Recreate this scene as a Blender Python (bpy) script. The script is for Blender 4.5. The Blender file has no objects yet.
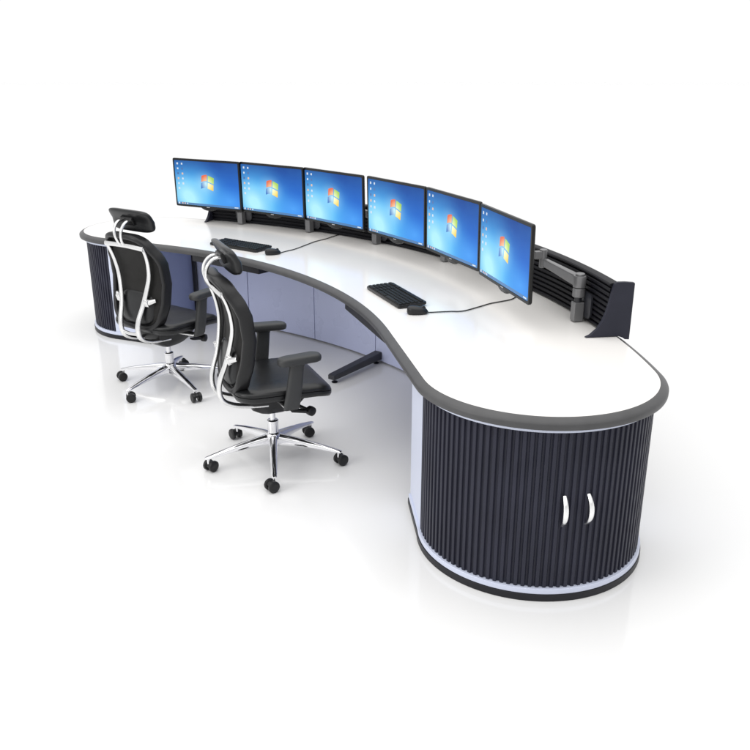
import bpy, bmesh, math, random
from math import sin, cos, pi, radians as R_, sqrt, hypot, atan2
from mathutils import Vector, Matrix
random.seed(4)
scn = bpy.context.scene
COL = scn.collection

# ---------------------------------------------------------------- materials
def new_mat(name):
    m = bpy.data.materials.new(name); m.use_nodes = True
    return m, m.node_tree.nodes, m.node_tree.links, m.node_tree.nodes['Principled BSDF']

def mat(name, col, rough=.5, metal=0., spec=.5, var=.06, nscale=8., bump=0., bscale=200., rvar=.0, coat=0., stretch=None):
    m, N, L, b = new_mat(name)
    tc = N.new('ShaderNodeTexCoord')
    src = tc.outputs['Object']
    if stretch:
        mp = N.new('ShaderNodeMapping'); mp.inputs['Scale'].default_value = stretch
        L.new(src, mp.inputs['Vector']); src = mp.outputs['Vector']
    nz = N.new('ShaderNodeTexNoise'); nz.inputs['Scale'].default_value = nscale; nz.inputs['Detail'].default_value = 5
    L.new(src, nz.inputs['Vector'])
    r = N.new('ShaderNodeValToRGB')
    r.color_ramp.elements[0].position = .3; r.color_ramp.elements[1].position = .7
    r.color_ramp.elements[0].color = (*[c*(1-var) for c in col], 1)
    r.color_ramp.elements[1].color = (*[min(1, c*(1+var)) for c in col], 1)
    L.new(nz.outputs['Fac'], r.inputs['Fac']); L.new(r.outputs['Color'], b.inputs['Base Color'])
    b.inputs['Roughness'].default_value = rough; b.inputs['Metallic'].default_value = metal
    b.inputs['Specular IOR Level'].default_value = spec
    if coat:
        b.inputs['Coat Weight'].default_value = coat; b.inputs['Coat Roughness'].default_value = .05
    if rvar:
        mr = N.new('ShaderNodeMapRange'); mr.inputs['To Min'].default_value = max(.02, rough-rvar); mr.inputs['To Max'].default_value = rough+rvar
        L.new(nz.outputs['Fac'], mr.inputs['Value']); L.new(mr.outputs['Result'], b.inputs['Roughness'])
    if bump:
        n2 = N.new('ShaderNodeTexNoise'); n2.inputs['Scale'].default_value = bscale; n2.inputs['Detail'].default_value = 3
        L.new(src, n2.inputs['Vector'])
        bp = N.new('ShaderNodeBump'); bp.inputs['Strength'].default_value = bump; bp.inputs['Distance'].default_value = .002
        L.new(n2.outputs['Fac'], bp.inputs['Height']); L.new(bp.outputs['Normal'], b.inputs['Normal'])
    return m

M = {}
M['floor'] = mat('polished_floor', (.770, .770, .770), .10, spec=.5, var=.006, nscale=.6, rvar=.04)
M['laminate'] = mat('white_laminate', (.775, .758, .738), .17, spec=.5, var=.008, nscale=3, rvar=.03, bump=.03, bscale=350)
M['trim'] = mat('grey_rubber_trim', (.064, .064, .066), .42, spec=.35, var=.08, nscale=14, bump=.12, bscale=420)
M['lavender'] = mat('lavender_panel', (.59, .63, .765), .33, spec=.5, var=.012, nscale=4, rvar=.04, bump=.03, bscale=260)
M['panel'] = mat('blue_grey_panel', (.57, .615, .84), .28, spec=.5, var=.012, nscale=4, rvar=.04, bump=.03, bscale=260)
M['inner'] = mat('shaded_blue_panel', (.30, .35, .56), .30, spec=.5, var=.02, nscale=4, rvar=.04)  # blue panel colour darkened to carry the shade under the desk
M['tambour'] = mat('charcoal_tambour', (.025, .026, .041), .42, spec=.22, var=.12, nscale=6, bump=.12, bscale=500, rvar=.05)
M['base'] = mat('black_plinth', (.011, .011, .015), .42, spec=.3, var=.1)
M['slat'] = mat('charcoal_slats', (.006, .006, .009), .45, spec=.15, var=.12, bump=.08, bscale=400)
M['endpanel'] = mat('charcoal_end_panel', (.020, .021, .033), .42, spec=.25, var=.08, bump=.08, bscale=300)
M['plastic'] = mat('black_plastic', (.010, .010, .011), .36, spec=.35, var=.1, bump=.08, bscale=600)
M['bezel'] = mat('black_bezel', (.007, .007, .007), .30, spec=.28, var=.1)
M['keys'] = mat('black_keys', (.013, .014, .014), .5, spec=.2, var=.15, nscale=30)
M['cable'] = mat('black_cable', (.012, .012, .012), .45, spec=.4, var=.1)
M['leather'] = mat('black_leather', (.009, .0095, .0105), .31, spec=.36, var=.18, nscale=7, bump=.35, bscale=170, rvar=.06)
M['mesh'] = mat('black_mesh_fabric', (.013, .0125, .012), .6, spec=.2, var=.15, nscale=20, bump=.5, bscale=420)
M['armrest'] = mat('dark_grey_armrest', (.034, .035, .036), .5, spec=.4, var=.1, bump=.12, bscale=500)
M['chrome'] = mat('chrome', (.78, .78, .80), .07, metal=1., var=.02, nscale=5, rvar=.02)
M['alu'] = mat('polished_aluminium', (.73, .73, .73), .24, metal=1., var=.03, nscale=9, rvar=.05)
M['handle'] = mat('satin_handle', (.88, .88, .88), .24, metal=1., var=.02, nscale=20)
M['armgrey'] = mat('grey_arm_metal', (.19, .19, .195), .36, metal=.4, var=.06, nscale=12, rvar=.05)
M['steel'] = mat('black_steel', (.02, .021, .027), .38, spec=.5, var=.1, bump=.06, bscale=300)
M['seam'] = mat('dark_backing', (.03, .03, .05), .7, var=.1)
M['mark'] = mat('pale_print', (.45, .46, .48), .4, var=.03)

def emit(name, col, s=1.):
    m, N, L, b = new_mat(name)
    b.inputs['Base Color'].default_value = (.01, .01, .01, 1); b.inputs['Roughness'].default_value = .3
    tc = N.new('ShaderNodeTexCoord'); nz = N.new('ShaderNodeTexNoise'); nz.inputs['Scale'].default_value = 30
    L.new(tc.outputs['Object'], nz.inputs['Vector'])
    r = N.new('ShaderNodeValToRGB'); r.color_ramp.elements[0].color = (*[c*.9 for c in col], 1); r.color_ramp.elements[1].color = (*col, 1)
    L.new(nz.outputs['Fac'], r.inputs['Fac']); L.new(r.outputs['Color'], b.inputs['Emission Color'])
    b.inputs['Emission Strength'].default_value = s
    return m
EMC = (.0091, .0, .1870)
def pane_mat(name, col, pale):
    m, N, L, b = new_mat(name)
    b.inputs['Base Color'].default_value = (.01, .01, .01, 1); b.inputs['Roughness'].default_value = .3
    tc = N.new('ShaderNodeTexCoord'); mp = N.new('ShaderNodeMapping'); mp.vector_type = 'TEXTURE'
    mp.inputs['Location'].default_value = EMC; mp.inputs['Scale'].default_value = (.075, 1, .070)
    L.new(tc.outputs['Object'], mp.inputs['Vector'])
    g = N.new('ShaderNodeTexGradient'); g.gradient_type = 'SPHERICAL'; L.new(mp.outputs['Vector'], g.inputs['Vector'])
    r = N.new('ShaderNodeValToRGB'); r.color_ramp.elements[0].color = (*col, 1); r.color_ramp.elements[1].color = (*pale, 1)
    r.color_ramp.elements[0].position = .12; r.color_ramp.elements[1].position = .85
    L.new(g.outputs['Fac'], r.inputs['Fac']); L.new(r.outputs['Color'], b.inputs['Emission Color']); b.inputs['Emission Strength'].default_value = 1.
    return m
M['logo_red'] = pane_mat('lit_orange_red', (.78, .13, .04), (1., .72, .40)); M['logo_green'] = pane_mat('lit_green', (.36, .62, .06), (.90, 1., .55))
M['logo_blue'] = pane_mat('lit_sky_blue', (.02, .17, .55), (.62, .92, 1.)); M['logo_yellow'] = pane_mat('lit_yellow', (.95, .62, .03), (1., 1., .62))
M['logo_glow'] = emit('lit_pale_glow', (.50, .78, .95))
M['icon_white'] = emit('lit_icon_white', (.70, .80, .90)); M['icon_dark'] = emit('lit_icon_dark', (.04, .14, .40)); M['icon_mid'] = emit('lit_icon_violet', (.28, .40, .80))
M['icon_warm'] = emit('lit_icon_warm', (.80, .55, .40))
M['taskbar'] = emit('lit_taskbar', (.055, .20, .46))

def screen_mat():
    m, N, L, b = new_mat('lit_blue_desktop')
    b.inputs['Base Color'].default_value = (.004, .005, .006, 1); b.inputs['Roughness'].default_value = .35; b.inputs['Specular IOR Level'].default_value = .06
    uv = N.new('ShaderNodeUVMap')
    def glow(cx, cy, sx, sy, rot=0):
        mp = N.new('ShaderNodeMapping'); mp.vector_type = 'TEXTURE'
        mp.inputs['Location'].default_value = (cx, cy, 0); mp.inputs['Scale'].default_value = (sx, sy, 1); mp.inputs['Rotation'].default_value = (0, 0, rot)
        L.new(uv.outputs['UV'], mp.inputs['Vector'])
        g = N.new('ShaderNodeTexGradient'); g.gradient_type = 'QUADRATIC_SPHERE'
        L.new(mp.outputs['Vector'], g.inputs['Vector']); return g.outputs['Fac']
    sep = N.new('ShaderNodeSeparateXYZ'); L.new(uv.outputs['UV'], sep.inputs[0])
    # base: darker royal blue at top right, azure below
    rp = N.new('ShaderNodeValToRGB'); e = rp.color_ramp.elements
    e[0].position = 0; e[0].color = (.034, .24, .88, 1); e[1].position = 1; e[1].color = (.010, .055, .29, 1)
    x = e.new(.5); x.color = (.016, .13, .60, 1)
    L.new(sep.outputs['Y'], rp.inputs['Fac'])
    def mixc(fac, a, col, k):
        mu = N.new('ShaderNodeMath'); mu.operation = 'MULTIPLY'; mu.use_clamp = True; mu.inputs[1].default_value = k
        L.new(fac, mu.inputs[0])
        mx = N.new('ShaderNodeMix'); mx.data_type = 'RGBA'
        L.new(mu.outputs[0], mx.inputs['Factor']); L.new(a, mx.inputs['A']); mx.inputs['B'].default_value = (*col, 1)
        return mx.outputs['Result']
    c = mixc(glow(.26, .22, .74, 1.0, .25), rp.outputs['Color'], (.11, .53, .97), 2.1)
    c = mixc(glow(.20, .18, .40, .66, .3), c, (.50, .94, 1.0), 1.5)
    c = mixc(glow(.47, .48, .27, .40), c, (.42, .80, 1.0), 1.0)
    c = mixc(glow(.85, .15, .40, .42), c, (.09, .40, 1.0), .8)
    wv = N.new('ShaderNodeTexNoise'); wv.inputs['Scale'].default_value = 3.5
    L.new(uv.outputs['UV'], wv.inputs['Vector'])
    c = mixc(wv.outputs['Fac'], c, (.10, .45, .95), .16)
    L.new(c, b.inputs['Emission Color']); b.inputs['Emission Strength'].default_value = 1.0
    return m
M['screen'] = screen_mat()

# ---------------------------------------------------------------- mesh helpers
class MB:
    def __init__(s): s.v = []; s.f = []; s.mi = []; s.cur = 0
    def add(s, vs, fs):
        o = len(s.v); s.v += [tuple(v) for v in vs]
        s.f += [tuple(i+o for i in f) for f in fs]; s.mi += [s.cur]*len(fs); return s
    def box(s, c, size, M3=None, taper=1.):
        hx, hy, hz = [d/2 for d in size]
        vs = []
        for z in (-1, 1):
            k = taper if z > 0 else 1
            for x, y in ((-1, -1), (1, -1), (1, 1), (-1, 1)):
                p = Vector((x*hx*k, y*hy*k, z*hz))
                if M3 is not None: p = M3 @ p
                vs.append(p+Vector(c))
        return s.add(vs, [(3, 2, 1, 0), (4, 5, 6, 7), (0, 1, 5, 4), (1, 2, 6, 5), (2, 3, 7, 6), (3, 0, 4, 7)])
    def rings(s, rings, cap=True, closed=False):
        n = len(rings[0]); vs = [p for r in rings for p in r]; fs = []
        m = len(rings)
        for k in range(m if closed else m-1):
            a = k*n; b = ((k+1) % m)*n
            for i in range(n):
                j = (i+1) % n; fs.append((a+i, a+j, b+j, b+i))
        if cap and not closed:
            fs.append(tuple(range(n-1, -1, -1))); fs.append(tuple((m-1)*n+i for i in range(n)))
        return s.add(vs, fs)
    def prism(s, poly, z0, z1):
        return s.rings([[(x, y, z0) for x, y in poly], [(x, y, z1) for x, y in poly]])
    def tube(s, pts, r, n=12, flat=1., up=None, ry=None):
        pts = [Vector(p) for p in pts]; m = len(pts); rs = r if isinstance(r, (list, tuple)) else [r]*m
        rr = []; prev = None
        for i, p in enumerate(pts):
            t = (pts[min(i+1, m-1)]-pts[max(i-1, 0)]).normalized()
            if prev is None:
                u = Vector(up) if up else (Vector((0, 0, 1)) if abs(t.z) < .9 else Vector((1, 0, 0)))
            else: u = prev
            u = (u-t*u.dot(t)).normalized(); prev = u; w = t.cross(u)
            rr.append([p+u*(rs[i]*cos(2*pi*k/n))+w*(rs[i]*flat*sin(2*pi*k/n)) for k in range(n)])
        return s.rings(rr)
    def lathe(s, prof, c=(0, 0, 0), n=32, M3=None):
        rr = []
        for r, z in prof:
            ring = []
            for k in range(n):
                p = Vector((r*cos(2*pi*k/n), r*sin(2*pi*k/n), z))
                if M3 is not None: p = M3 @ p
                ring.append(p+Vector(c))
            rr.append(ring)
        return s.rings(rr)
    def build(s, name, ms, parent=None, bevel=0., seg=2, smooth=35, sub=0):
        me = bpy.data.meshes.new(name); me.from_pydata(s.v, [], s.f)
        ms = ms if isinstance(ms, (list, tuple)) else [ms]
        for m in ms: me.materials.append(m)
        for p, i in zip(me.polygons, s.mi): p.material_index = i
        bm = bmesh.new(); bm.from_mesh(me)
        bmesh.ops.recalc_face_normals(bm, faces=bm.faces); bm.to_mesh(me); bm.free()
        for p in me.polygons: p.use_smooth = True
        me.set_sharp_from_angle(angle=R_(smooth))
        o = bpy.data.objects.new(name, me); COL.objects.link(o)
        if parent: o.parent = parent
        if sub:
            md = o.modifiers.new('sub', 'SUBSURF'); md.levels = sub; md.render_levels = sub
        if bevel:
            md = o.modifiers.new('bev', 'BEVEL'); md.width = bevel; md.segments = seg; md.limit_method = 'ANGLE'; md.angle_limit = R_(40)
            md.harden_normals = True
        return o

def tag(o, label=None, cat=None, group=None, kind=None):
    for k, v in (('label', label), ('category', cat), ('group', group), ('kind', kind)):
        if v: o[k] = v
    return o
def empty(name, loc=(0, 0, 0), rz=0.):
    o = bpy.data.objects.new(name, None); COL.objects.link(o); o.location = loc; o.rotation_euler = (0, 0, rz); o.empty_display_size = .1
    return o
def kids(o): return [c for c in bpy.data.objects if c.parent == o]
def copy_tree(o, parent=None):
    c = o.copy(); COL.objects.link(c)
    if parent is not None: c.parent = parent
    for ch in kids(o): copy_tree(ch, c)
    return c
def catmull(P, n=8):
    P = [Vector(p) for p in P]; out = []
    for i in range(len(P)-1):
        a = P[i-1] if i else P[0]*2-P[1]; b, c = P[i], P[i+1]; d = P[i+2] if i+2 < len(P) else P[-1]*2-P[-2]
        for k in range(n):
            t = k/n
            out.append(.5*((2*b)+(c-a)*t+(2*a-5*b+4*c-d)*t*t+(3*b-3*c+d-a)*t**3))
    out.append(P[-1]); return out
def interp(x, T):
    if x <= T[0][0]: return T[0][1]
    for (a, b), (c, d) in zip(T, T[1:]):
        if x <= c:
            t = (x-a)/(c-a); t = t*t*(3-2*t)*.5+t*.5
            return b+(d-b)*t
    return T[-1][1]
def rrect(hx, hy, r, n=6, cx=0, cy=0):
    out = []
    for sx, sy, a0 in ((1, 1, 0), (-1, 1, 90), (-1, -1, 180), (1, -1, 270)):
        for k in range(n+1):
            a = R_(a0+90*k/n); out.append((cx+sx*(hx-r)+r*cos(a), cy+sy*(hy-r)+r*sin(a)))
    return out

# ---------------------------------------------------------------- console plan (polar about C)
C = Vector((-2.74, 3.08))
def pol(r, a, z=None):
    x = C.x+r*cos(R_(a)); y = C.y+r*sin(R_(a))
    return (x, y) if z is None else (x, y, z)
RI = 2.857; RE = .464
ENDS = [(3.383, .1, -1, .289), (3.36, 72.3, 1, .25)]     # centre radius, angle, away-direction sign, depth of pedestal towards knee space
def outline(off=0., n=1.):
    """worktop outline; off = outward offset"""
    P = []
    (d1, a1, _, _), (d2, a2, _, _) = ENDS
    ri = RI-off; re = RE+off
    b1 = math.degrees(math.acos((RI+RE)/d1)); b2 = math.degrees(math.acos((RI+RE)/d2))
    def arc(c, r, s, e, k):
        for i in range(k+1):
            a = R_(s+(e-s)*i/k); P.append((c[0]+r*cos(a), c[1]+r*sin(a)))
    arc(C, ri, a2-b2, a1+b1, 110)
    E1 = pol(d1, a1); E2 = pol(d2, a2)
    p0 = P[-1]; a = R_(a1+b1+180); p1 = (E1[0]+re*cos(a), E1[1]+re*sin(a))
    for k in range(1, 12): t = k/12; P.append((p0[0]+(p1[0]-p0[0])*t, p0[1]+(p1[1]-p0[1])*t))
    arc(E1, re, a1+b1+180, a1+360, 70)
    for k in range(1, 110):
        t = k/110; aa = a1+(a2-a1)*t; P.append(pol(d1+(d2-d1)*t+re, aa))
    arc(E2, re, a2, a2-b2+180, 70)
    q0 = P[-1]; q1 = P[0]
    for k in range(1, 12): t = k/12; P.append((q0[0]+(q1[0]-q0[0])*t, q0[1]+(q1[1]-q0[1])*t))
    return P

ZT = .75
con = empty('control_console', (0, 0, 0))
tag(con, 'long curved control room desk with white top, grey edge and ribbed charcoal end cabinets', 'desk')

MB().prism(outline(-.0005), .709, ZT).build('worktop', M['laminate'], con, smooth=20)
# grey nosing swept round the top
prof = [(0., .7503), (.003, .7501), (.010, .7475), (.022, .7415), (.0305, .7345), (.0325, .7300), (.0322, .716), (.030, .7105), (.026, .7085), (.0, .7080)]
MB().rings([[(x, y, z) for x, y in outline(o)] for o, z in prof], cap=False, closed=True).build('edge_trim', M['trim'], con, smooth=30)

# ---- end pedestals
def pedestal(d, a, sgn, W, first):
    E = Vector(pol(d, a)); er = Vector((cos(R_(a)), sin(R_(a)))); et = Vector((-sin(R_(a)), cos(R_(a))))*sgn
    def L(p, q): v = E+er*p+et*q; return (v.x, v.y)
    FL = .026
    def shape(r, back=0., k=72, fl=FL):
        P = [L(-r-fl, -W-back)]
        for i in range(k+1):
            t = pi*i/k; P.append(L(-r*cos(t), r*sin(t)))
        P.append(L(r, -W-back)); return P
    root = MB().prism(shape(.424, -.02, 72, .0), .05, .689).build('pedestal', M['seam'], con)   # carcass
    # flat lavender side panels running from the ribbed front back to the knee space
    for s in (-1, 1):
        fl = FL if s < 0 else 0
        q0, q1 = (0., .012) if sgn < 0 or s > 0 else (0., .064)
        P = [L(s*(.4545+fl), -W), L(s*.4540, q0), L(s*sqrt(.4540**2-q1*q1), q1), L(s*.432, q1), L(s*.441, -W)]
        MB().prism(P, .052, .6895).build('side_panel', M['lavender'], root, bevel=.002)
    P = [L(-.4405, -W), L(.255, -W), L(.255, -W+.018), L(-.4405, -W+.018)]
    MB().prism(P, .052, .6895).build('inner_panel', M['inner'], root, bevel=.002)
    if sgn > 0:
        MB().prism([L(.165, -W-.002), L(.195, -W-.002), L(.195, -W-.03), L(.165, -W-.03)], .006, .70).build('corner_post', M['steel'], root, bevel=.002)
    MB().prism(shape(.466), .690, .7075).build('top_rim', M['lavender'], root)
    MB().prism(shape(.463), .030, .052).build('bottom_rim', M['lavender'], root, bevel=.002)
    MB().prism(shape(.466, .001), .0, .0295).build('plinth', M['base'], root, bevel=.002)
    # two ribbed tambour shutters meeting between the handles
    rib = .0272; r0 = .4525
    split = R_(90+(10.3 if sgn < 0 else 48))
    t0, t1 = R_(1.8 if sgn < 0 else 8.3), R_(178)
    for ta, tb in ((t0, split-.0008), (split+.0008, t1)):
        n = max(1, round((tb-ta)*r0/rib)); outer = []
        pr = [(0, -.0098), (.11, -.0097), (.20, -.0075), (.26, -.0010), (.32, 0.), (.68, 0.), (.74, -.0010), (.80, -.0075), (.89, -.0097)]
        for i in range(n):
            for f, h in pr: outer.append((ta+(tb-ta)*(i+f)/n, r0+h))
        outer.append((tb, r0-.0098))
        inner = [(t, .4320) for t in [tb-(tb-ta)*i/60 for i in range(61)]]
        P = [L(-r*cos(t), r*sin(t)) for t, r in outer+inner]
        # build as strip quads to avoid a huge concave n-gon
        mb = MB(); no = len(outer)
        o2 = [L(-r*cos(t), r*sin(t)) for t, r in outer]; i2 = [L(-.4320*cos(t), .4320*sin(t)) for t, _ in outer]
        rr = [[(*o2[k], .0535), (*o2[k], .6885), (*i2[k], .6885), (*i2[k], .0535)] for k in range(no)]
        mb.rings(rr); mb.build('tambour_door', M['tambour'], root, smooth=28)
    # bow handles
    for dt in (-.046, .046):
        t = split+dt/ r0
        nrm = (er*-cos(t)+et*sin(t)); tan = (er*sin(t)+et*cos(t))
        c = E+nrm*(r0)
        pts = []
        for k in range(17):
            u = -1+2*k/16; out = .031*(1-abs(u)**2.2)-.001
            pts.append((c.x+nrm.x*out, c.y+nrm.y*out, .376+u*.060))
        MB().tube(pts, [.0048+.002*(1-abs(-1+2*k/16)**2) for k in range(17)], 12, flat=1.5, up=(nrm.x, nrm.y, 0.01)).build('handle', M['handle'], root, smooth=60)
    return root
p1 = pedestal(*ENDS[0], True)
p2 = pedestal(*ENDS[1], False)

# ---- modesty panels behind the knee space
def arcbox(r0, r1, a0, a1, z0, z1, n=10):
    P = [pol(r0, a0+(a1-a0)*k/n) for k in range(n+1)]+[pol(r1, a1-(a1-a0)*k/n) for k in range(n+1)]
    return MB().prism(P, z0, z1)
seams = [5.0, 10.0, 19.9, 29.9, 39.9, 50.0, 60.4, 68.6]
for s0, s1 in zip(seams, seams[1:]):
    arcbox(3.575, 3.593, s0+.05, s1-.05, .012, .7075, 14).build('modesty_panel', M['panel'], con, bevel=.0015)
arcbox(3.597, 3.615, 4.6, 69.0, .004, .7065, 90).build('gap_backing', M['seam'], con)  # added dark backing, blocks light so the panel gaps stay dark

# ---- support leg: T foot under the panels
def leg(af, ab):
    A = Vector(pol(3.075, af)); B = Vector(pol(3.574, ab)); d = (B-A).normalized(); w = Vector((-d.y, d.x))
    def Q(s, t): v = A+d*s+w*t; return (v.x, v.y)
    Ln = (B-A).length
    mb = MB()
    rr = []
    for s, z0, z1, h in ((0, .026, .056, .026), (.02, .026, .060, .028), (Ln, .026, .078, .030)):
        rr.append([(*Q(s, -h), z0), (*Q(s, h), z0), (*Q(s, h), z1), (*Q(s, -h), z1)])
    mb.rings(rr); o = mb.build('support_leg', M['steel'], con, bevel=.004)
    f = MB(); f.lathe([(.019, 0), (.020, .006), (.012, .010), (.006, .012), (.006, .03)], (*Q(.035, 0), 0), 20); f.build('levelling_foot', M['base'], o)
    f = MB(); f.lathe([(.019, 0), (.020, .006), (.012, .010), (.006, .012), (.006, .03)], (*Q(Ln-.03, 0), 0), 20); f.build('levelling_foot', M['base'], o)
leg(36.8, 39.3)

# ---- flat keyboard drawers under the worktop
for ac, hw in ((19.0, .318), (51.6, .318)):
    er = Vector((cos(R_(ac)), sin(R_(ac)))); et = Vector((-er.y, er.x)); c = C+er*2.836
    def Q(p, q): v = c+er*p+et*q; return (v.x, v.y)
    dr = MB().prism([Q(0, -hw), Q(0, hw), Q(.34, hw), Q(.34, -hw)], .664, .7075).build('keyboard_drawer', M['base'], con, bevel=.004)

# ---- slat wall
A0, A1 = 7.05, 67.45
pf = []
z = .7525
pf.append((3.845, .7525))
pf.append((3.812, .7525))
for k in range(9):
    zb = .757+k*.0243
    pf += [(3.812, zb), (3.8025, zb+.0012), (3.800, zb+.004), (3.800, zb+.0135), (3.8025, zb+.0163), (3.812, zb+.0175)]
pf += [(3.812, .9770), (3.799, .978), (3.7965, .9805), (3.7965, .985), (3.801, .990), (3.812, .992), (3.840, .992), (3.845, .987)]
nA = 130
sw = MB().rings([[pol(r, A0+(A1-A0)*k/nA, z) for r, z in pf] for k in range(nA+1)]).build('slat_wall', M['slat'], con, smooth=30)
ep = [(3.700, .752), (3.722, .762), (3.752, .790), (3.772, .825), (3.786, .865), (3.797, .915), (3.806, .965), (3.812, .990), (3.820, 1.000), (3.860, 1.000), (3.902, .996), (3.904, .990), (3.904, .736), (3.884, .7375), (3.872, .7455), (3.852, .7528)]
for aa, sg in ((A0, -1), (A1, 1)):
    t = .020
    e = Vector((cos(R_(aa)), sin(R_(aa)))); tt = Vector((-e.y, e.x))*sg
    ring = lambda q: [((C+e*r+tt*q).x, (C+e*r+tt*q).y, z) for r, z in ep]
    MB().rings([ring(.001), ring(.001+t)]).build('end_panel', M['endpanel'], sw, bevel=.002)

# ---------------------------------------------------------------- monitors
MW, MH = .634, .3615
def make_monitor():
    root = empty('monitor')
    # local: x right (viewer's), y away from viewer, z up; origin at bottom-centre of the front face
    mb = MB()
    o = rrect(MW/2, MH/2, .011, 5, 0, MH/2)
    def ring(y, k): return [(x*k[0], y, MH/2+(z-MH/2)*k[1]) for x, z in o]
    inn = (1-.026/MW, 1-.030/MH)
    rr = [ring(.0025, inn), ring(.0, (inn[0]+.003, inn[1]+.005)), ring(.0, (.996, .994)), ring(.003, (1, 1)), ring(.013, (1, 1)), ring(.018, (.99, .985)), ring(.036, (.80, .72)), ring(.038, (.76, .66))]
    mb.rings(rr, cap=False)
    n = len(o); mb.add(rr[-1], [tuple(range(n))])
    mb.add(rr[0], [tuple(range(n))])
    mb.build('casing', M['bezel'], root, smooth=40)
    # lower lip: rounded handle-like chin under the casing
    l = MB(); P = []
    for k in range(25):
        u = -1+2*k/24; P.append((u*.085, -.024*(1-abs(u)**2.6)))
    rr = []
    for y, s in ((.006, .9), (.009, 1.), (.020, 1.), (.024, .9)):
        rr.append([(x*s, y, z*s+.004) for x, z in P]+[(.085*s, y, .006), (-.085*s, y, .006)])
    l.rings(rr); lo = l.build('lower_lip', M['bezel'], root, smooth=40)
    b = MB(); b.box((0, -.0006, .0078), (.030, .001, .0038)); b.build('maker_mark', M['mark'], root)
    # screen
    sx, sz0, sz1 = MW/2-.0135, .016, MH-.0155
    s = MB(); s.add([(-sx, .0015, sz0), (sx, .0015, sz0), (sx, .0015, sz1), (-sx, .0015, sz1)], [(0, 1, 2, 3)])
    so = s.build('screen', M['screen'], root)
    ul = so.data.uv_layers.new(name='UVMap')
    for lp in so.data.loops:
        v = so.data.vertices[lp.vertex_index].co; ul.data[lp.index].uv = ((v.x+sx)/(2*sx), (v.z-sz0)/(sz1-sz0))
    W2, H2 = 2*sx, sz1-sz0
    def U(u, v): return (-sx+u*W2, sz0+v*H2)
    # four coloured waving panes of the desktop emblem
    g = MB()
    cx, cz = U(.515, .525); S = .106
    def wave(u): return .011*sin((u+.5)*pi*1.05+.35)
    def pane(u0, u1, v0, v1, mi, k=8):
        g.cur = mi
        top = []; bot = []
        for i in range(k+1):
            u = u0+(u1-u0)*i/k
            lean = .10
            top.append((cx+S*(u+lean*v1), .0009, cz+S*.86*v1+wave(u))); bot.append((cx+S*(u+lean*v0), .0009, cz+S*.86*v0+wave(u)))
        vs = bot+top; g.add(vs, [(i, i+1, k+1+i+1, k+1+i) for i in range(k)])
    pane(-.56, -.05, .05, .56, 0); pane(.03, .56, .03, .52, 1); pane(-.58, -.05, -.50, -.03, 2); pane(.03, .54, -.54, -.06, 3)
    go = g.build('desktop_emblem', [M['logo_red'], M['logo_green'], M['logo_blue'], M['logo_yellow']], so)
    # icons in two columns
    cols = ['icon_white', 'icon_dark', 'icon_white', 'icon_mid', 'icon_white', 'icon_warm', 'icon_white']
    k = 0
    for cidx, u in enumerate((.050, .122)):
        for row in range(6 if cidx == 0 else 5):
            v = .925-row*.112
            x, zc = U(u, v); h = (.0085, .0078, .0092)[(row+cidx) % 3]
            ic = MB()
            ic.add([(x-h, .0009, zc-h*.7), (x+h*.9, .0009, zc-h*.8), (x+h, .0009, zc+h*.9), (x-h*.8, .0009, zc+h)], [(0, 1, 2, 3)])
            ic.build('desktop_icon', M[cols[(k*3+row) % 7]], so)
            k += 1
    tb = MB()
    x0, z0 = U(0.002, .002); x1, z1 = U(.998, .048)
    tb.add([(x0, .0010, z0), (x1, .0010, z0), (x1, .0010, z1), (x0, .0010, z1)], [(0, 1, 2, 3)])
    tb.cur = 1; x, zc = U(.03, .026)
    tb.add([(x-.0075+.0, .0006, zc-.0065), (x+.0075, .0006, zc-.0065), (x+.0075, .0006, zc+.0065), (x-.0075, .0006, zc+.0065)], [(0, 1, 2, 3)])
    for u, w in ((.085, .012), (.125, .012), (.165, .012)):
        x, zc = U(u, .026); tb.cur = 2 if u < .15 else 1
        tb.add([(x-.006, .0006, zc-.005), (x+.006, .0006, zc-.005), (x+.006, .0006, zc+.005), (x-.006, .0006, zc+.005)], [(0, 1, 2, 3)])
    x, zc = U(.945, .026); tb.cur = 1
    tb.add([(x-.018, .0006, zc-.0035), (x+.018, .0006, zc-.0035), (x+.018, .0006, zc+.0035), (x-.018, .0006, zc+.0035)], [(0, 1, 2, 3)])
    tb.build('taskbar', [M['taskbar'], M['icon_white'], M['icon_warm']], so)
    return root
MON = [(-1.265, 6.372, -.510), (-.738, 6.044, -.669), (-.276, 5.624, -.852), (.1285, 5.105, -1.005), (.4245, 4.539, -1.184), (.617, 3.894, -1.331)]
ZB = .880
mlabels = [
 'leftmost black monitor of the row, overhanging the left end of the slat wall',
 'second monitor from the left, showing the blue desktop straight behind the farther keyboard',
 'third monitor from the left, with the farther mouse cable running back beneath it',
 'fourth monitor from the left, just right of the small white gap in the row',
 'fifth monitor from the left, between the fourth one and the rightmost one',
 'rightmost black monitor, turned most side-on, with a mouse cable passing under its lower edge']
m0 = make_monitor()
for i, (x, y, yaw) in enumerate(MON):
    o = m0 if i == 0 else copy_tree(m0)
    o.location = (x+.007*sin(yaw), y-.007*cos(yaw), ZB); o.rotation_euler = (R_(1.0), 0, yaw)
    tag(o, mlabels[i], 'monitor', 'monitors on arms along the slat wall')

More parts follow.
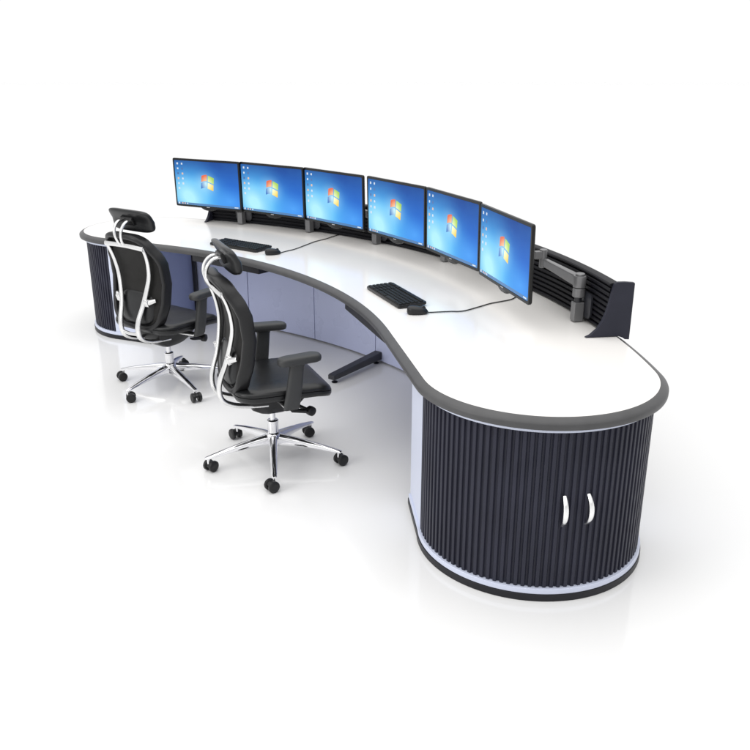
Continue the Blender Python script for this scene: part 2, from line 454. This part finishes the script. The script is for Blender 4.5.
# ---------------------------------------------------------------- monitor arms (local: x outward radial, y increasing angle)
def make_arm():
    root = empty('monitor_mount')
    # origin: on console polar frame at R=3.80 (slat face), z=0
    b = MB()
    P = rrect(.075, .060, .028, 6)                      # plate against slats
    b.rings([[( -.001, y, .835+z) for y, z in P], [(-.010, y, .835+z) for y, z in P], [(-.014, y*.93, .835+z*.93) for y, z in P]])
    b.build('wall_plate', M['steel'], root, smooth=40)
    b = MB(); b.box((-.040, .0, .800), (.050, .044, .092)); b.build('clamp_block', M['armgrey'], root, bevel=.005, seg=3)
    b = MB(); b.lathe([(.017, .846), (.017, .872)], (-.040, 0, 0), 20); b.build('post', M['steel'], root)
    b = MB(); b.lathe([(.026, .870), (.029, .873), (.029, .910), (.026, .913)], (-.040, 0, 0), 28); b.build('lower_joint', M['armgrey'], root, smooth=40)
    b = MB(); b.lathe([(.026, .9155), (.030, .918), (.030, .966), (.028, .970), (.022, .971), (.022, .980), (.018, .983)], (-.040, 0, 0), 28); b.build('elbow', M['armgrey'], root, smooth=40)
    b = MB()
    a = Vector((-.040, .024, .945)); e = Vector((-.085, .330, .967))
    d = (e-a).normalized(); w = Vector((-d.y, d.x, 0)).normalized()
    rr = []
    for t, hw, h0, h1 in ((0, .018, -.028, .024), (.06, .018, -.028, .024), (.94, .014, -.022, .018), (1, .012, -.018, .015)):
        p = a+(e-a)*t
        rr.append([p+w*hw*s+Vector((0, 0, h)) for s, h in ((-1, h0), (1, h0), (1, h1), (-1, h1))])
    b.rings(rr); b.build('upper_arm', M['armgrey'], root, bevel=.006, seg=3)
    b = MB(); b.lathe([(.016, .935), (.019, .938), (.019, 1.025), (.016, 1.028)], (-.088, .343, 0), 24); b.build('head_pivot', M['armgrey'], root, smooth=40)
    b = MB()
    b.box((-.113, .343, 1.000), (.046, .030, .040)); b.build('tilt_head', M['armgrey'], root, bevel=.004)
    return root
arm0 = make_arm()
alabels = [
 'grey monitor arm behind the leftmost monitor, only its clamp showing under the first gap',
 'grey monitor arm behind the second monitor from the left, clamp showing under its right corner',
 'grey monitor arm behind the third monitor from the left, clamp showing under the white gap',
 'grey monitor arm hidden behind the fourth monitor from the left',
 'grey monitor arm hidden behind the fifth monitor from the left',
 'exposed grey monitor arm on the slat wall right of the rightmost monitor']
for i, (x, y, yaw) in enumerate(MON):
    o = arm0 if i == 0 else copy_tree(arm0)
    am = math.degrees(atan2(y-C.y, x-C.x))
    ap = am-2.9
    o.location = (*pol(3.80, ap), 0); o.rotation_euler = (0, 0, R_(ap))
    tag(o, alabels[i], 'monitor arm', 'monitor arms fixed to the slat wall')

# ---------------------------------------------------------------- keyboards and mice
def make_keyboard():
    root = empty('keyboard')           # local: x = depth away from user (radial), y = along width
    b = MB(); P = rrect(.078, .220, .010, 4)
    b.rings([[(x*k, y*k2, z+(x+.078)*.045) for x, y in P] for z, k, k2 in ((.001, .97, .99), (.004, 1, 1), (.013, 1, 1), (.016, .98, .993))])
    b.build('keyboard_body', M['plastic'], root, smooth=40)
    kb = MB()
    rows = 6
    for r in range(rows):
        x = -.062+r*.0222+(.006 if r == 5 else 0)
        y = -.222
        blocks = [(-.211, .072, 15), (.081, .128, 3), (.137, .211, 4)]
        for y0, y1, n in blocks:
            for k in range(n):
                w = (y1-y0)/n
                if r == 0 and n == 15 and 4 <= k <= 9:
                    if k > 4: continue
                    yy, ww = y0+w*7, w*6
                else: yy, ww = y0+w*(k+.5), w
                z0 = .016+(x+.078)*.045
                kb.box((x, yy, z0+.003), (.0186, ww-.0035, .006), taper=.84)
    kb.build('keys', M['keys'], root, smooth=25)
    return root
k0 = make_keyboard()
k1 = copy_tree(k0)
def place(o, r, a, da=0):
    o.location = (*pol(r, a), ZT+.001); o.rotation_euler = (0, 0, R_(a+da))
place(k0, 3.068, 21.85); place(k1, 3.070, 53.3)
tag(k0, 'nearer black keyboard on the white desktop before the fourth and fifth monitors', 'keyboard', 'keyboards on the desk')
tag(k1, 'farther black keyboard on the white desktop, partly behind a chair headrest', 'keyboard', 'keyboards on the desk')

def make_mouse(pts):
    root = empty('computer_mouse')     # local x forward
    b = MB(); rr = []
    n = 28
    def ring(s, z):
        out = []
        for k in range(n):
            a = 2*pi*k/n; cx_ = cos(a); sy = sin(a)
            ex = .053*math.copysign(abs(cx_)**.85, cx_); ey = .031*math.copysign(abs(sy)**.85, sy)*(1-.10*cos(a))
            out.append((ex*s, ey*s, z-(.008*(ex*s/.053) if z > .012 else 0)))
        return out
    for s, z in ((.90, .001), (.97, .004), (1., .010), (.985, .017), (.93, .024), (.82, .030), (.62, .0345), (.35, .037), (.08, .038)): rr.append(ring(s, z))
    b.rings(rr); b.build('mouse_body', M['plastic'], root, smooth=60)
    w = MB(); w.lathe([(.008, -.003), (.010, -.002), (.010, .002), (.008, .003)], (.030, 0, .0275), 20, Matrix.Rotation(pi/2, 3, 'X')); w.build('scroll_wheel', M['cable'], root)
    c = MB(); c.tube(catmull(pts, 8), .0030, 8); c.build('mouse_cable', M['cable'], root, smooth=60)
    return root
def to_local(P, loc, rz):
    out = []
    for x, y in P:
        dx, dy = x-loc[0], y-loc[1]
        out.append((dx*cos(rz)+dy*sin(rz), -dx*sin(rz)+dy*cos(rz), .0035))
    return out
l2 = pol(3.062, 15.7); r2 = R_(15.7-12)
cab2 = [(.262, 3.918), (.31, 3.925), (.369, 3.935), (.433, 3.942), (.516, 4.015), (.585, 4.082), (.65, 4.125), (.71, 4.17), (.755, 4.26), (.785, 4.38)]
mo = make_mouse([(.050, 0, .010)]+to_local(cab2, l2, r2)[0:])
mo.location = (*l2, ZT+.001); mo.rotation_euler = (0, 0, r2)
tag(mo, 'black mouse beside the nearer keyboard, its cable trailing under the rightmost monitor', 'mouse', 'mice on the desk')
l1 = pol(3.045, 46.9); r1 = R_(24)
cab1 = [(-.61, 5.345), (-.57, 5.40), (-.532, 5.452), (-.474, 5.58), (-.416, 5.71), (-.345, 5.811), (-.30, 5.90), (-.25, 5.985)]
mo1 = make_mouse([(.050, 0, .010)]+to_local(cab1, l1, r1))
mo1.location = (*l1, ZT+.001); mo1.rotation_euler = (0, 0, r1)
tag(mo1, 'black mouse beside the farther keyboard, its cable curving under the third monitor', 'mouse', 'mice on the desk')

# ---------------------------------------------------------------- office chairs (local x forward, y left)
def make_chair():
    root = empty('office_chair')
    # --- seat cushion
    def seat_ring(sx0, sx1, sy, r, z, n=7):
        hx = (sx1-sx0)/2; cx = (sx0+sx1)/2
        out = []
        for x, y in rrect(hx, sy, r, n, cx):
            zz = z
            f = max(0, (x-.10)/.15); zz -= .026*f*f                # waterfall front
            zz += .010*max(0, (-.08-x)/.12)
            zz += .008*(abs(y)/.25)**3
            yy = y*(1-.05*max(0, x/.25))
            out.append((x, yy, zz))
        return out
    s = MB()
    s.rings([seat_ring(-.20, .235, .225, .08, .398), seat_ring(-.215, .250, .246, .085, .404), seat_ring(-.222, .256, .252, .088, .420), seat_ring(-.222, .256, .252, .088, .430)])
    so = s.build('seat', M['leather'], root, smooth=60)
    s = MB()
    s.rings([seat_ring(-.219, .253, .249, .086, .4305), seat_ring(-.222, .2555, .252, .088, .436), seat_ring(-.218, .250, .248, .088, .448), seat_ring(-.205, .238, .236, .085, .457), seat_ring(-.175, .205, .205, .08, .462), seat_ring(-.10, .12, .12, .06, .460), seat_ring(-.03, .04, .03, .02, .458)])
    s.build('seat_cushion', M['leather'], so, smooth=70)
    # --- backrest shell
    CL = [(.44, -.205), (.52, -.202), (.62, -.184), (.72, -.172), (.80, -.176), (.88, -.200), (.95, -.232), (1.0, -.262)]
    HW = [(.44, .172), (.50, .196), (.60, .212), (.78, .220), (.85, .212), (.92, .180), (1.0, .150)]
    zc, hz = .716, .272
    def bp(th, t):
        cx_, sy = cos(th), sin(th)
        e = .36
        uy = math.copysign(abs(cx_)**e, cx_); uz = math.copysign(abs(sy)**e, sy)
        z = zc+hz*uz*t; y = interp(z, HW)*uy*t
        x = interp(z, CL)+.030*(abs(y)/.25)**2.2
        return x, y, z
    n = 72; ts = [0.02, .25, .5, .7, .84, .93, .975, 1.0]
    b = MB(); front = []; back = []
    for t in ts:
        h = .020*sqrt(max(0, 1-t**7))+.003
        if t < .8: h += .006*(1-(t/.8)**2)
        rf = []; rb = []
        for k in range(n):
            x, y, z = bp(2*pi*k/n, t); rf.append((x+h, y, z)); rb.append((x-h*.7, y, z))
        front.append(rf); back.append(rb)
    b.rings(front+back[::-1]); bo = b.build('backrest', M['mesh'], root, smooth=70)
    b = MB(); pts = [bp(2*pi*k/n, 1.0) for k in range(n)]
    rr = []
    for k in range(n):
        p = Vector(pts[k]); t = (Vector(pts[(k+1) % n])-Vector(pts[k-1])).normalized(); u = Vector((1, 0, 0)); u = (u-t*u.dot(t)).normalized(); w = t.cross(u)
        rr.append([p+u*.033*math.copysign(abs(cos(2*pi*j/14))**.6, cos(2*pi*j/14))+w*.0165*math.copysign(abs(sin(2*pi*j/14))**.6, sin(2*pi*j/14)) for j in range(14)])
    b.rings(rr, closed=True); b.build('back_border', M['plastic'], bo, smooth=60)
    # lumbar cushion on the rear of the shell
    b = MB(); rr = []
    for t, h in ((1., 0), (.97, .018), (.88, .034), (.6, .044), (.2, .048), (.02, .048)):
        ring = []
        for k in range(40):
            a = 2*pi*k/40; uy = math.copysign(abs(cos(a))**.6, cos(a)); uz = math.copysign(abs(sin(a))**.6, sin(a))
            z = .560+.100*uz*t; y = .150*uy*t
            ring.append((interp(z, CL)+.030*(abs(y)/.25)**2.2-.008-h*.6, y, z))
        rr.append(ring)
    b.rings(rr); b.build('lumbar_pad', M['leather'], bo, smooth=70)
    # --- polished frame: two bars, top bar and lower cross bar
    f = MB()
    for sg in (1, -1):
        P = [(-.252, .158, .930), (-.230, .154, .880), (-.214, .146, .82), (-.207, .134, .75), (-.217, .114, .67), (-.238, .094, .58), (-.266, .080, .50), (-.274, .075, .44), (-.258, .072, .390), (-.205, .070, .358), (-.12, .068, .340), (-.04, .066, .332)]
        path = catmull([(x, y*sg, z) for x, y, z in P], 6)
        m = len(path)
        f.tube(path, [.0085+.0035*min(1, i/m*1.6) for i in range(m)], 14, flat=1.55, up=(1, 0, 0))
    f.tube(catmull([(-.252, .166, .926), (-.262, .08, .934), (-.264, 0, .936), (-.262, -.08, .934), (-.252, -.166, .926)], 6), .0150, 14, flat=.6)
    f.tube([(-.268, .076, .415), (-.276, 0, .412), (-.268, -.076, .415)], .010, 10)
    fo = f.build('back_frame', M['alu'], root, smooth=60)
    for sg in (1, -1):
        b = MB()
        b.box((-.226, .122*sg, .605), (.030, .034, .040), Matrix.Rotation(R_(-18), 3, 'Y'))
        b.tube([(-.228, .118*sg, .600), (-.215, .150*sg, .614), (-.200, .172*sg, .622)], [.017, .015, .011], 10)
        b.build('lumbar_bracket', M['alu'], fo, bevel=.004)
    # --- headrest
    h = MB(); rr_f = []; rr_b = []; n2 = 56
    for t in (.02, .4, .7, .86, .95, .985, 1.):
        hh = .019*sqrt(max(0, 1-t**8))+.004; rf = []; rb = []
        for k in range(n2):
            a = 2*pi*k/n2; uy = math.copysign(abs(cos(a))**.36, cos(a)); uz = math.copysign(abs(sin(a))**.42, sin(a))
            y = .174*uy*t; dz = .064*uz*t
            z = 1.066+dz; x = -.176+.006*(abs(y)/.17)**2.0-(.58*dz if dz > 0 else .15*dz)-1.5*max(0, -dz-.03)**1.5
            rf.append((x+hh, y, z)); rb.append((x-hh, y, z))
        rr_f.append(rf); rr_b.append(rb)
    h.rings(rr_f+rr_b[::-1]); ho = h.build('headrest', M['leather'], root, smooth=70)
    g = MB(); g.box((-.206, 0, 1.066), (.022, .10, .050), Matrix.Rotation(R_(-22), 3, 'Y')); g.build('headrest_mount', M['plastic'], ho, bevel=.006, seg=3)
    st = MB()
    for sg in (1, -1):
        st.tube(catmull([(-.262, .014*sg, .932), (-.280, .020*sg, .965), (-.287, .028*sg, 1.005), (-.276, .032*sg, 1.040), (-.250, .034*sg, 1.064), (-.212, .034*sg, 1.070)], 6), [.0085]*31, 12, flat=1.2, up=(1, 0, 0))
    st.build('headrest_stem', M['alu'], ho, smooth=60)
    # --- armrests
    for sg in (1, -1):
        a = MB(); rr = []
        for z, k, dz in ((.606, .86, 0), (.610, .97, 0), (.620, 1, 0), (.632, .99, 0), (.639, .93, 0), (.642, .80, 0)):
            ring = []
            for x, y in rrect(.108, .037, .033, 6):
                ring.append((0.062+x*(k if k > .9 else k*1.02), .282*sg+y*k-(.012*sg*(x/.12)), z-.003*(x/.12)**2))
            rr.append(ring)
        a.rings(rr); ao = a.build('armrest', M['armrest'], root, smooth=50)
        p = MB(); rr = []
        for z, cx_, hx, hy, cy in ((.372, .020, .036, .013, .262), (.392, .022, .038, .015, .270), (.45, .030, .038, .016, .276), (.54, .042, .036, .016, .280), (.585, .048, .034, .016, .281), (.606, .050, .040, .020, .282)):
            rr.append([(cx_+x, cy*sg+y, z) for x, y in rrect(hx, hy, hy*.9, 4)])
        p.rings(rr); p.build('arm_post', M['armrest'], ao, smooth=50)
        q = MB(); q.tube([(.022, .262*sg, .385), (.018, .235*sg, .374), (.012, .16*sg, .372), (.010, .085*sg, .366)], [.013, .013, .012, .012], 10, flat=1.9, up=(0, 0, 1)); q.build('arm_bracket', M['alu'], ao, smooth=60)
    # --- tilt mechanism
    b = MB(); rr = []
    for z, x0, x1, hy in ((.272, -.045, .055, .045), (.284, -.075, .085, .060), (.310, -.115, .125, .075), (.345, -.135, .150, .088), (.372, -.135, .160, .095), (.396, -.130, .165, .10)):
        rr.append([(x, y, z) for x, y in rrect((x1-x0)/2, hy, .02, 4, (x0+x1)/2)])
    b.rings(rr); mo_ = b.build('tilt_mechanism', M['plastic'], root, smooth=45)
    b = MB(); b.tube([(.06, -.07, .335), (.10, -.12, .325), (.135, -.155, .312)], [.009, .009, .008], 10)
    b.lathe([(.018, -.016), (.023, -.013), (.024, 0), (.023, .013), (.018, .016)], (.148, -.166, .307), 24, Matrix.Rotation(R_(90), 3, 'X') @ Matrix.Rotation(R_(20), 3, 'Y'))
    b.box((.085, -.165, .318), (.075, .030, .012), Matrix.Rotation(R_(12), 3, 'Y'))
    b.build('tilt_lever', M['plastic'], mo_, smooth=45)
    # --- gas lift, hub, five-star base
    b = MB(); b.lathe([(.014, .20), (.014, .274)], n=24); b.lathe([(.0265, .090), (.0265, .205), (.0285, .207), (.0285, .218), (.024, .222), (.016, .223)], n=28)
    b.build('gas_lift', M['chrome'], root, smooth=40)
    b = MB(); b.lathe([(.030, .082), (.040, .086), (.042, .10), (.040, .140), (.034, .152), (.029, .155)], n=32)
    for k in range(5):
        an = 2*pi*k/5; d = Vector((cos(an), sin(an), 0)); w = Vector((-d.y, d.x, 0))
        rr = []
        for r, zt, zb, hw in ((.030, .146, .094, .024), (.08, .139, .094, .0225), (.16, .124, .092, .0195), (.25, .105, .084, .0165), (.318, .088, .074, .0145), (.346, .081, .071, .013), (.354, .078, .072, .009)):
            c = d*r
            ring = []
            for s_, t_ in ((-1, 0), (-1, .55), (-.72, .88), (-.25, 1), (.25, 1), (.72, .88), (1, .55), (1, 0), (.6, .0), (.5, .25), (-.5, .25), (-.6, .0)):
                ring.append(c+w*hw*s_+Vector((0, 0, zb+(zt-zb)*t_)))
            rr.append(ring)
        b.rings(rr)
    b.build('star_base', M['chrome'], root, smooth=42)
    yaws = [.5, 2.1, 4.0, 5.6, 3.1]
    for k in range(5):
        an = 2*pi*k/5; c = Vector((.338*cos(an), .338*sin(an), 0)); yw = an+yaws[k]
        fd = Vector((cos(yw), sin(yw), 0)); wd = Vector((-fd.y, fd.x, 0)); ac = c-fd*.014+Vector((0, 0, .0292))
        st = MB(); st.lathe([(.0075, .045), (.0075, .078)], (c.x, c.y, 0), 14)
        co = st.build('caster', M['chrome'], root, smooth=40)
        hd = MB(); rr = []
        for s_ in (-.010, .010):
            rr.append([ac+wd*s_+fd*(.0225*cos(t))+Vector((0, 0, .0225*sin(t)+.002)) for t in [pi*j/14-.25 for j in range(15)]]+[ac+wd*s_-fd*.012])
        hd.rings(rr); hd.build('caster_hood', M['plastic'], co, smooth=40, bevel=.0015)
        for s_ in (-1, 1):
            R3 = Matrix((wd, fd, Vector((0, 0, 1)))).transposed() @ Matrix.Rotation(pi/2, 3, 'Y')
            wh = MB(); wh.lathe([(.012, -.0095), (.024, -.0095), (.0285, -.006), (.0290, 0), (.0285, .006), (.024, .0095), (.012, .0095)], ac+wd*.0198*s_, 26, R3)
            wh.build('wheel', M['plastic'], co, smooth=40)
    return root
ch = make_chair()
def spin_base(o, d):
    for c in kids(o):
        if c.name.split('.')[0] in ('star_base', 'caster'): c.rotation_euler.z = d
ch2 = copy_tree(ch)
H1, H2 = R_(54.5), R_(23)
ch.location = (-.514, 3.834, 0); ch.rotation_euler = (0, 0, H2); spin_base(ch, -2.711-H2)
ch2.location = (-1.284, 4.896, 0); ch2.rotation_euler = (0, 0, H1); spin_base(ch2, R_(19.5)-H1)
tag(ch, 'nearer black office chair, seen from the side, its chrome star base fully in view', 'office chair', 'office chairs at the desk')
tag(ch2, 'farther black office chair seen from behind, in front of the left end cabinet', 'office chair', 'office chairs at the desk')

# ---------------------------------------------------------------- floor
fl = MB(); fl.add([(-150, -150, 0), (150, -150, 0), (150, 150, 0), (-150, 150, 0)], [(0, 1, 2, 3)])
tag(fl.build('floor', M['floor']), 'glossy seamless white studio floor', None, None, 'structure')

# ---------------------------------------------------------------- camera
cam = bpy.data.cameras.new('camera'); co = bpy.data.objects.new('camera', cam); COL.objects.link(co)
co.location = (0, 0, 1.8652); co.rotation_euler = (pi/2-.35166, 0, 0)
cam.sensor_width = 36; cam.lens = 829.3/750*36; cam.clip_end = 500; cam.clip_start = .05
scn.camera = co

# ---------------------------------------------------------------- light: white studio surround with overhead softbox and added side fill
w = bpy.data.worlds.new('World'); scn.world = w; w.use_nodes = True
N = w.node_tree.nodes; L = w.node_tree.links; bg = N['Background']
tc = N.new('ShaderNodeTexCoord'); sp = N.new('ShaderNodeSeparateXYZ'); L.new(tc.outputs['Generated'], sp.inputs[0])
rp = N.new('ShaderNodeValToRGB'); e = rp.color_ramp.elements
e[0].position = 0; e[0].color = (1, 1, 1, 1); e[1].position = 1; e[1].color = (1.5, 1.5, 1.5, 1)
for p, c in ((.22, 1.0), (.33, .72), (.52, .72), (.66, 1.5)):  # dimmer band above the view, added for contrast in chrome and dark parts
    x = e.new(p); x.color = (c, c, c, 1)
L.new(sp.outputs['Z'], rp.inputs['Fac'])
L.new(rp.outputs['Color'], bg.inputs['Color']); bg.inputs['Strength'].default_value = 1.03
def area(name, loc, target, sx, sy, power, col=(1, 1, 1)):
    l = bpy.data.lights.new(name, 'AREA'); l.shape = 'RECTANGLE'; l.size = sx; l.size_y = sy; l.energy = power; l.color = col
    o = bpy.data.objects.new(name, l); COL.objects.link(o); o.location = loc
    o.rotation_euler = (Vector(target)-Vector(loc)).to_track_quat('-Z', 'Y').to_euler()
area('overhead_softbox', (-.6, 3.6, 5.2), (-.5, 4.2, 0), 6, 6, 105, (1, .985, .96))
area('side_fill', (-4.6, 1.2, 2.9), (.2, 4.4, .3), 3, 2.2, 95, (1, .985, .965))  # added fill light, brightens the knee space under the desk
scn.view_settings.view_transform = 'Standard'; scn.view_settings.look = 'None'
scn.view_settings.exposure = 0; scn.view_settings.gamma = 1
scn.cycles.use_denoising = True
scn.cycles.max_bounces = 10
